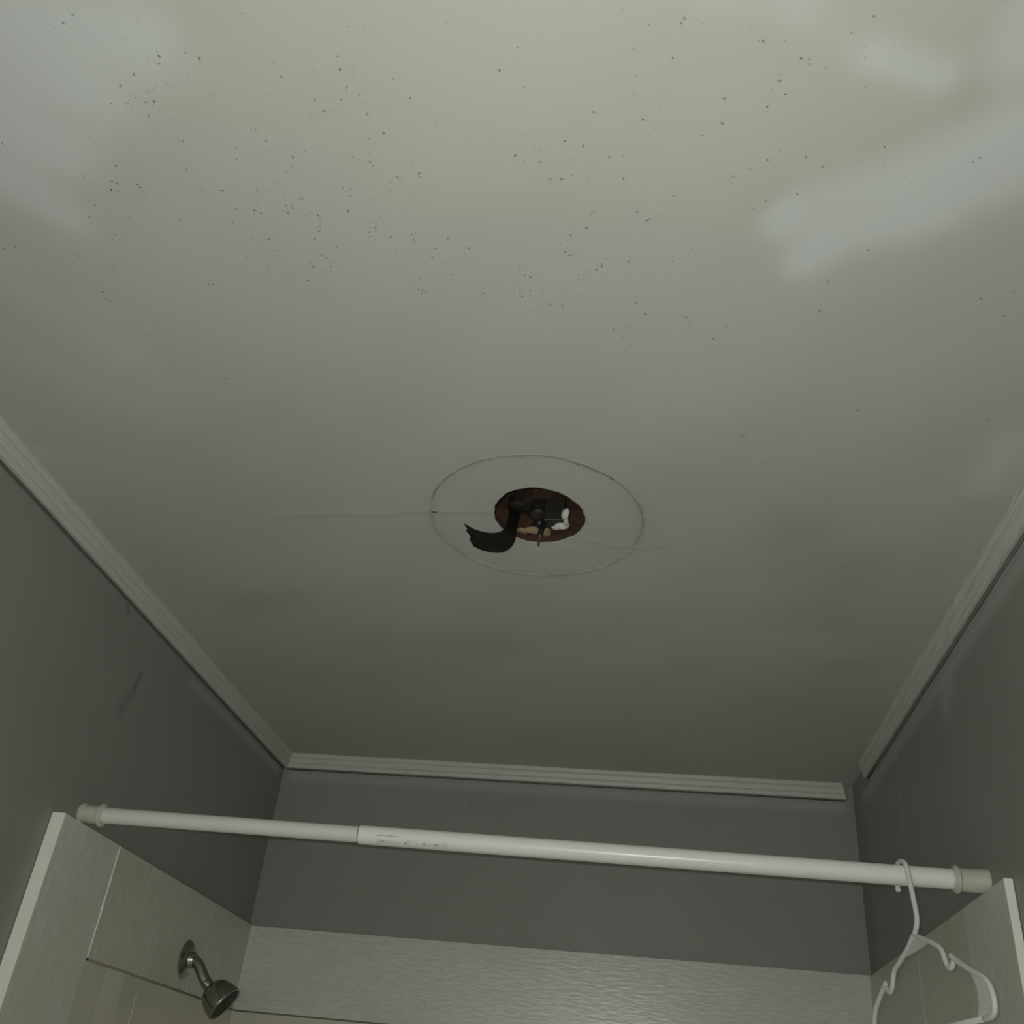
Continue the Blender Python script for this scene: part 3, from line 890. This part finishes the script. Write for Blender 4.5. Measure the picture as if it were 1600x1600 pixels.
R_sh = [(0.1190, -0.5625), (0.1300, -0.5690), (0.170, -0.5880), (0.200, -0.6005), (0.2110, -0.6120), (0.2150, -0.6270),
        (0.2120, -0.6400), (0.2020, -0.6460), (0.1850, -0.6470)]
L_arm = [(0.0140, -0.5200), (-0.010, -0.5350), (-0.040, -0.5490), (-0.0650, -0.5600), (-0.0735, -0.5720), (-0.0790, -0.5820),
         (-0.0880, -0.5880), (-0.0960, -0.5855), (-0.1000, -0.5810)]
L_sh = [(-0.0990, -0.5735), (-0.1110, -0.5800), (-0.1440, -0.6030), (-0.1560, -0.6180), (-0.1610, -0.6330), (-0.1580, -0.6460),
        (-0.1480, -0.6520), (-0.1350, -0.6525)]
tube_obj('shoulder_arm', catmull([hp(a, z) for a, z in R_arm], 5), 0.0038, m_hang, hng, 12)
tube_obj('shoulder_end', catmull([hp(a, z) for a, z in R_sh], 5), 0.0040, m_hang, hng, 12)
tube_obj('shoulder_arm', catmull([hp(a, z) for a, z in L_arm], 5), 0.0038, m_hang, hng, 12)
tube_obj('shoulder_end', catmull([hp(a, z) for a, z in L_sh], 5), 0.0040, m_hang, hng, 12)
tube_obj('bottom_bar', [hp(0.1850, -0.6470), hp(0.08, -0.6490), hp(-0.135, -0.6525)], 0.0040, m_hang, hng, 12)


def plate(name, pl, t=0.0012):
    vs = [hp(a, z, -t) for a, z in pl] + [hp(a, z, t) for a, z in pl]
    n = len(pl)
    fs = [tuple(range(n)), tuple(range(2 * n - 1, n - 1, -1))] + [(i, (i + 1) % n, n + (i + 1) % n, n + i) for i in range(n)]
    mesh_obj(name, vs, fs, m_hang, hng)


plate('neck_web', [(0.0190, -0.517), (0.045, -0.5300), (0.064, -0.5365), (0.040, -0.5400), (0.014, -0.5435), (-0.012, -0.5460), (-0.030, -0.5450), (-0.010, -0.5350), (0.010, -0.522)])
plate('end_web', [(0.160, -0.5835), (0.200, -0.6005), (0.2110, -0.6120), (0.2150, -0.6270), (0.2120, -0.6400), (0.2020, -0.6460), (0.168, -0.6470), (0.1780, -0.630), (0.1790, -0.610), (0.172, -0.596)])

# ------------------------------------------------------------------ shower head
SY, SZ = -0.364, -0.577
sx = xl(SY)
sh = empty('shower_head', (sx, SY, SZ))
tag(sh, 'dull chrome shower head on a short bent arm from the alcove side board', 'shower head')
lathe('flange', (sx + 0.0006, SY, SZ), (1, 0, 0), [(0.0, 0.0385), (0.0015, 0.0385), (0.004, 0.0360), (0.008, 0.0290), (0.010, 0.0240), (0.0105, 0.0180), (0.016, 0.0165), (0.020, 0.0150), (0.021, 0.0120)], m_chrome, sh, 40)
arm = catmull([(sx + 0.003, SY, SZ), (sx + 0.020, SY, SZ - 0.001), (sx + 0.034, SY, SZ - 0.012), (sx + 0.047, SY + 0.001, SZ - 0.030), (sx + 0.058, SY + 0.003, SZ - 0.043)], 6)
tube_obj('arm', arm, 0.0115, m_chrome, sh, 20)
hd = Vector((0.80, 0.06, -0.60)).normalized()
h0 = Vector((sx + 0.055, SY + 0.002, SZ - 0.040))
lathe('collar', h0, hd, [(0, 0.0112), (0.0005, 0.0125), (0.002, 0.0132), (0.003, 0.0122), (0.010, 0.0118), (0.014, 0.0112), (0.016, 0.0108)], m_chrome, sh, 28)
hb = h0 + hd * 0.0135
head = lathe('spray_head', hb, hd, [(0.0, 0.0100), (0.0005, 0.0133), (0.003, 0.0205), (0.008, 0.0265), (0.016, 0.0318), (0.026, 0.0354), (0.036, 0.0374), (0.045, 0.0384), (0.049, 0.0392), (0.051, 0.0387), (0.0515, 0.0365), (0.0495, 0.0352)], m_chrome, sh, 44)
fc = hb + hd * 0.0500
face = lathe('face_plate', fc, hd, [(-0.001, 0.0356), (0.0000, 0.0354), (0.0012, 0.0294), (0.0016, 0.0178), (0.0018, 0.0010)], m_nozzle, head, 40)
n1 = (Vector((0, 1, 0)) - hd * hd.y).normalized()
n2 = hd.cross(n1)
nz0 = None
nozmat = simple('nozzle_grey', (0.06, 0.06, 0.055), rough=0.5)
for ring, cnt in ((0.010, 6), (0.0185, 11), (0.0275, 16)):
    for k in range(cnt):
        a = 2 * math.pi * k / cnt + ring * 30
        p = fc + hd * 0.0008 + (n1 * math.cos(a) + n2 * math.sin(a)) * ring
        if nz0 is None:
            nz0 = lathe('nozzle', (0, 0, 0), hd, [(0, 0.0018), (0.0028, 0.0014), (0.0030, 0.0006)], nozmat, head, 8)
            nz0.modifiers.clear()
            c = nz0
        else:
            c = nz0.copy()
            col.objects.link(c)
            c.parent = head
        c.matrix_parent_inverse = Matrix.Identity(4)
        c.location = p
# seam rib over the head's shell
rib = []
for (t, r) in ((0.004, 0.0245), (0.010, 0.0318), (0.018, 0.0370), (0.028, 0.0406), (0.038, 0.0424), (0.047, 0.0438)):
    a = math.radians(205)
    rib.append(hb + hd * t + (n1 * math.cos(a) + n2 * math.sin(a)) * r * 0.89)
tube_obj('shell_rib', catmull(rib, 4), 0.0007, m_nozzle, head, 6)

# ------------------------------------------------------------------ what hangs in and from the fixture hole
# wooden cavity above the plaster
cz0, cz1 = 0.0125, 0.105
cx0, cx1, cy0, cy1 = HC[0] - 0.12, HC[0] + 0.12, HC[1] - 0.13, HC[1] + 0.125
box('joist', (cx0 - 0.03, cy1, cz0), (cx1 + 0.03, cy1 + 0.03, cz1), m_wood, ceiling)
box('joist', (cx0 - 0.03, cy0 - 0.03, cz0), (cx1 + 0.03, cy0, cz1), m_wood, ceiling)
box('blocking', (cx0 - 0.03, cy0, cz0), (cx0, cy1, cz1), m_wood, ceiling)
box('blocking', (cx1, cy0, cz0), (cx1 + 0.03, cy1, cz1), m_wood, ceiling)
for i in range(6):
    y = cy0 + (cy1 - cy0) * i / 6
    box('lath', (cx0, y + 0.001, cz1 - 0.008 - 0.003 * (i % 2)), (cx1, y + (cy1 - cy0) / 6 - 0.001, cz1), m_wood, ceiling)

fx = empty('junction_box', (0.80, -1.20, cz1 - 0.011))
tag(fx, 'dark metal junction box and old light fitting inside the ceiling hole', 'junction box')
# octagonal box body, open below, high in the cavity
octa = [(0.805 + 0.040 * math.cos(math.radians(22.5 + 45 * k)), -1.185 + 0.040 * math.sin(math.radians(22.5 + 45 * k))) for k in range(8)]
prism('box_body', octa, 2, 0.066, cz1 - 0.011, m_wood2, fx, bevel=0.001)
box('mounting_strap', (0.775, -1.204, 0.053), (0.850, -1.186, 0.057), m_rust, fx, bevel=0.0005)
lathe('lamp_socket', (0.762, -1.190, 0.086), (-0.05, -0.1, -1), [(0, 0.012), (0.004, 0.016), (0.022, 0.017), (0.024, 0.014), (0.026, 0.010)], m_rust, fx, 20)
lathe('lamp_socket', (0.800, -1.215, 0.056), (0.05, -0.1, -1), [(0, 0.012), (0.004, 0.014), (0.024, 0.015), (0.026, 0.013), (0.028, 0.009)], m_rust, fx, 20)
box('terminal_block', (0.812, -1.232, 0.014), (0.846, -1.205, 0.052), m_rust, fx, bevel=0.002)
tube_obj('threaded_stem', [(0.803, -1.190, 0.052), (0.803, -1.195, 0.024)], 0.008, m_rust, fx, 14)
w1 = tube_obj('wire', catmull([(0.806, -1.196, 0.045), (0.812, -1.215, 0.022), (0.810, -1.223, 0.004), (0.808, -1.222, -0.008)], 5), 0.0048, m_black, fx, 10)
tube_obj('bare_wire', catmull([(0.808, -1.222, -0.006), (0.807, -1.219, -0.016), (0.8065, -1.2215, -0.026), (0.8065, -1.222, -0.0285)], 5), 0.0019, m_copper, w1, 8)
tube_obj('wire', catmull([(0.795, -1.180, 0.050), (0.786, -1.175, 0.030), (0.778, -1.170, 0.022), (0.770, -1.165, 0.030)], 5), 0.0035, m_black, fx, 10)

# plaster keys squeezed round the box
for i, (p, r, sd) in enumerate((((0.850, -1.248, 0.017), (0.0075, 0.013, 0.008), 3), ((0.848, -1.229, 0.017), (0.0050, 0.010, 0.006), 4),
                                ((0.842, -1.214, 0.016), (0.012, 0.011, 0.007), 5), ((0.830, -1.209, 0.016), (0.010, 0.008, 0.006), 6))):
    blob('plaster_lump', p, r, m_plaster, fx, sd)
for i, (p, r, sd) in enumerate((((0.770, -1.190, 0.017), (0.014, 0.013, 0.007), 7), ((0.786, -1.196, 0.017), (0.012, 0.008, 0.006), 8),
                                ((0.792, -1.192, 0.018), (0.010, 0.011, 0.006), 9), ((0.814, -1.192, 0.016), (0.010, 0.013, 0.006), 10))):
    blob('plaster_lump', p, r, m_tan, fx, sd)

# curled black strip
strip = empty('insulation_strip', (0.7612, -1.225, 0.03))
tag(strip, 'black curled strip with a torn end dangling out of the ceiling hole', 'strip')
# its two long edges, from the torn end up into the hole
TOPE = [(0.6935, -1.268, -0.0208), (0.7054, -1.256, -0.0214), (0.7199, -1.248, -0.0215), (0.7337, -1.243, -0.0199), (0.7444, -1.24, -0.0153), (0.7517, -1.238, -0.0066), (0.7537, -1.232, 0.0096), (0.7528, -1.222, 0.0309), (0.7498, -1.205, 0.0559)]
BOTE = [(0.7077, -1.266, -0.0573), (0.7228, -1.255, -0.0591), (0.7401, -1.247, -0.0579), (0.7535, -1.242, -0.0534), (0.7635, -1.238, -0.0436), (0.769, -1.234, -0.0291), (0.7689, -1.228, -0.0109), (0.7674, -1.216, 0.0163), (0.7683, -1.198, 0.0468)]
TOPE.reverse()
BOTE.reverse()
te, be = catmull(TOPE, 6), catmull(BOTE, 6)
c = [(a + b) / 2 for a, b in zip(te, be)]
hh = [(a - b) / 2 for a, b in zip(te, be)]
vs, fs = [], []
nn = len(c)
cols = 6
for i in range(nn):
    t = (c[min(i + 1, nn - 1)] - c[max(i - 1, 0)]).normalized()
    nrm = t.cross(hh[i]).normalized() * 0.0007
    for s in (1, -1):
        for k in range(cols + 1):
            q = 1 - 2 * k / cols
            p = c[i] + hh[i] * q + nrm * s
            if i == nn - 1:
                p += t * (0.004, -0.001, 0.0035, -0.006, 0.001, 0.0005, -0.003)[k]
            vs.append(p)
w = cols + 1
for i in range(nn - 1):
    for k in range(cols):
        a, b = i * 2 * w + k, (i + 1) * 2 * w + k
        fs.append((a, a + 1, b + 1, b))
        fs.append((a + w, b + w, b + w + 1, a + w + 1))
    for k in (0, cols):
        a, b = i * 2 * w + k, (i + 1) * 2 * w + k
        fs.append((a, b, b + w, a + w))
for i in (0, nn - 1):
    for k in range(cols):
        a = i * 2 * w + k
        fs.append((a, a + 1, a + w + 1, a + w))
o = mesh_obj('strip_body', vs, fs, m_black, strip, smooth=True)
md = o.modifiers.new('edges', 'EDGE_SPLIT')
md.split_angle = math.radians(50)
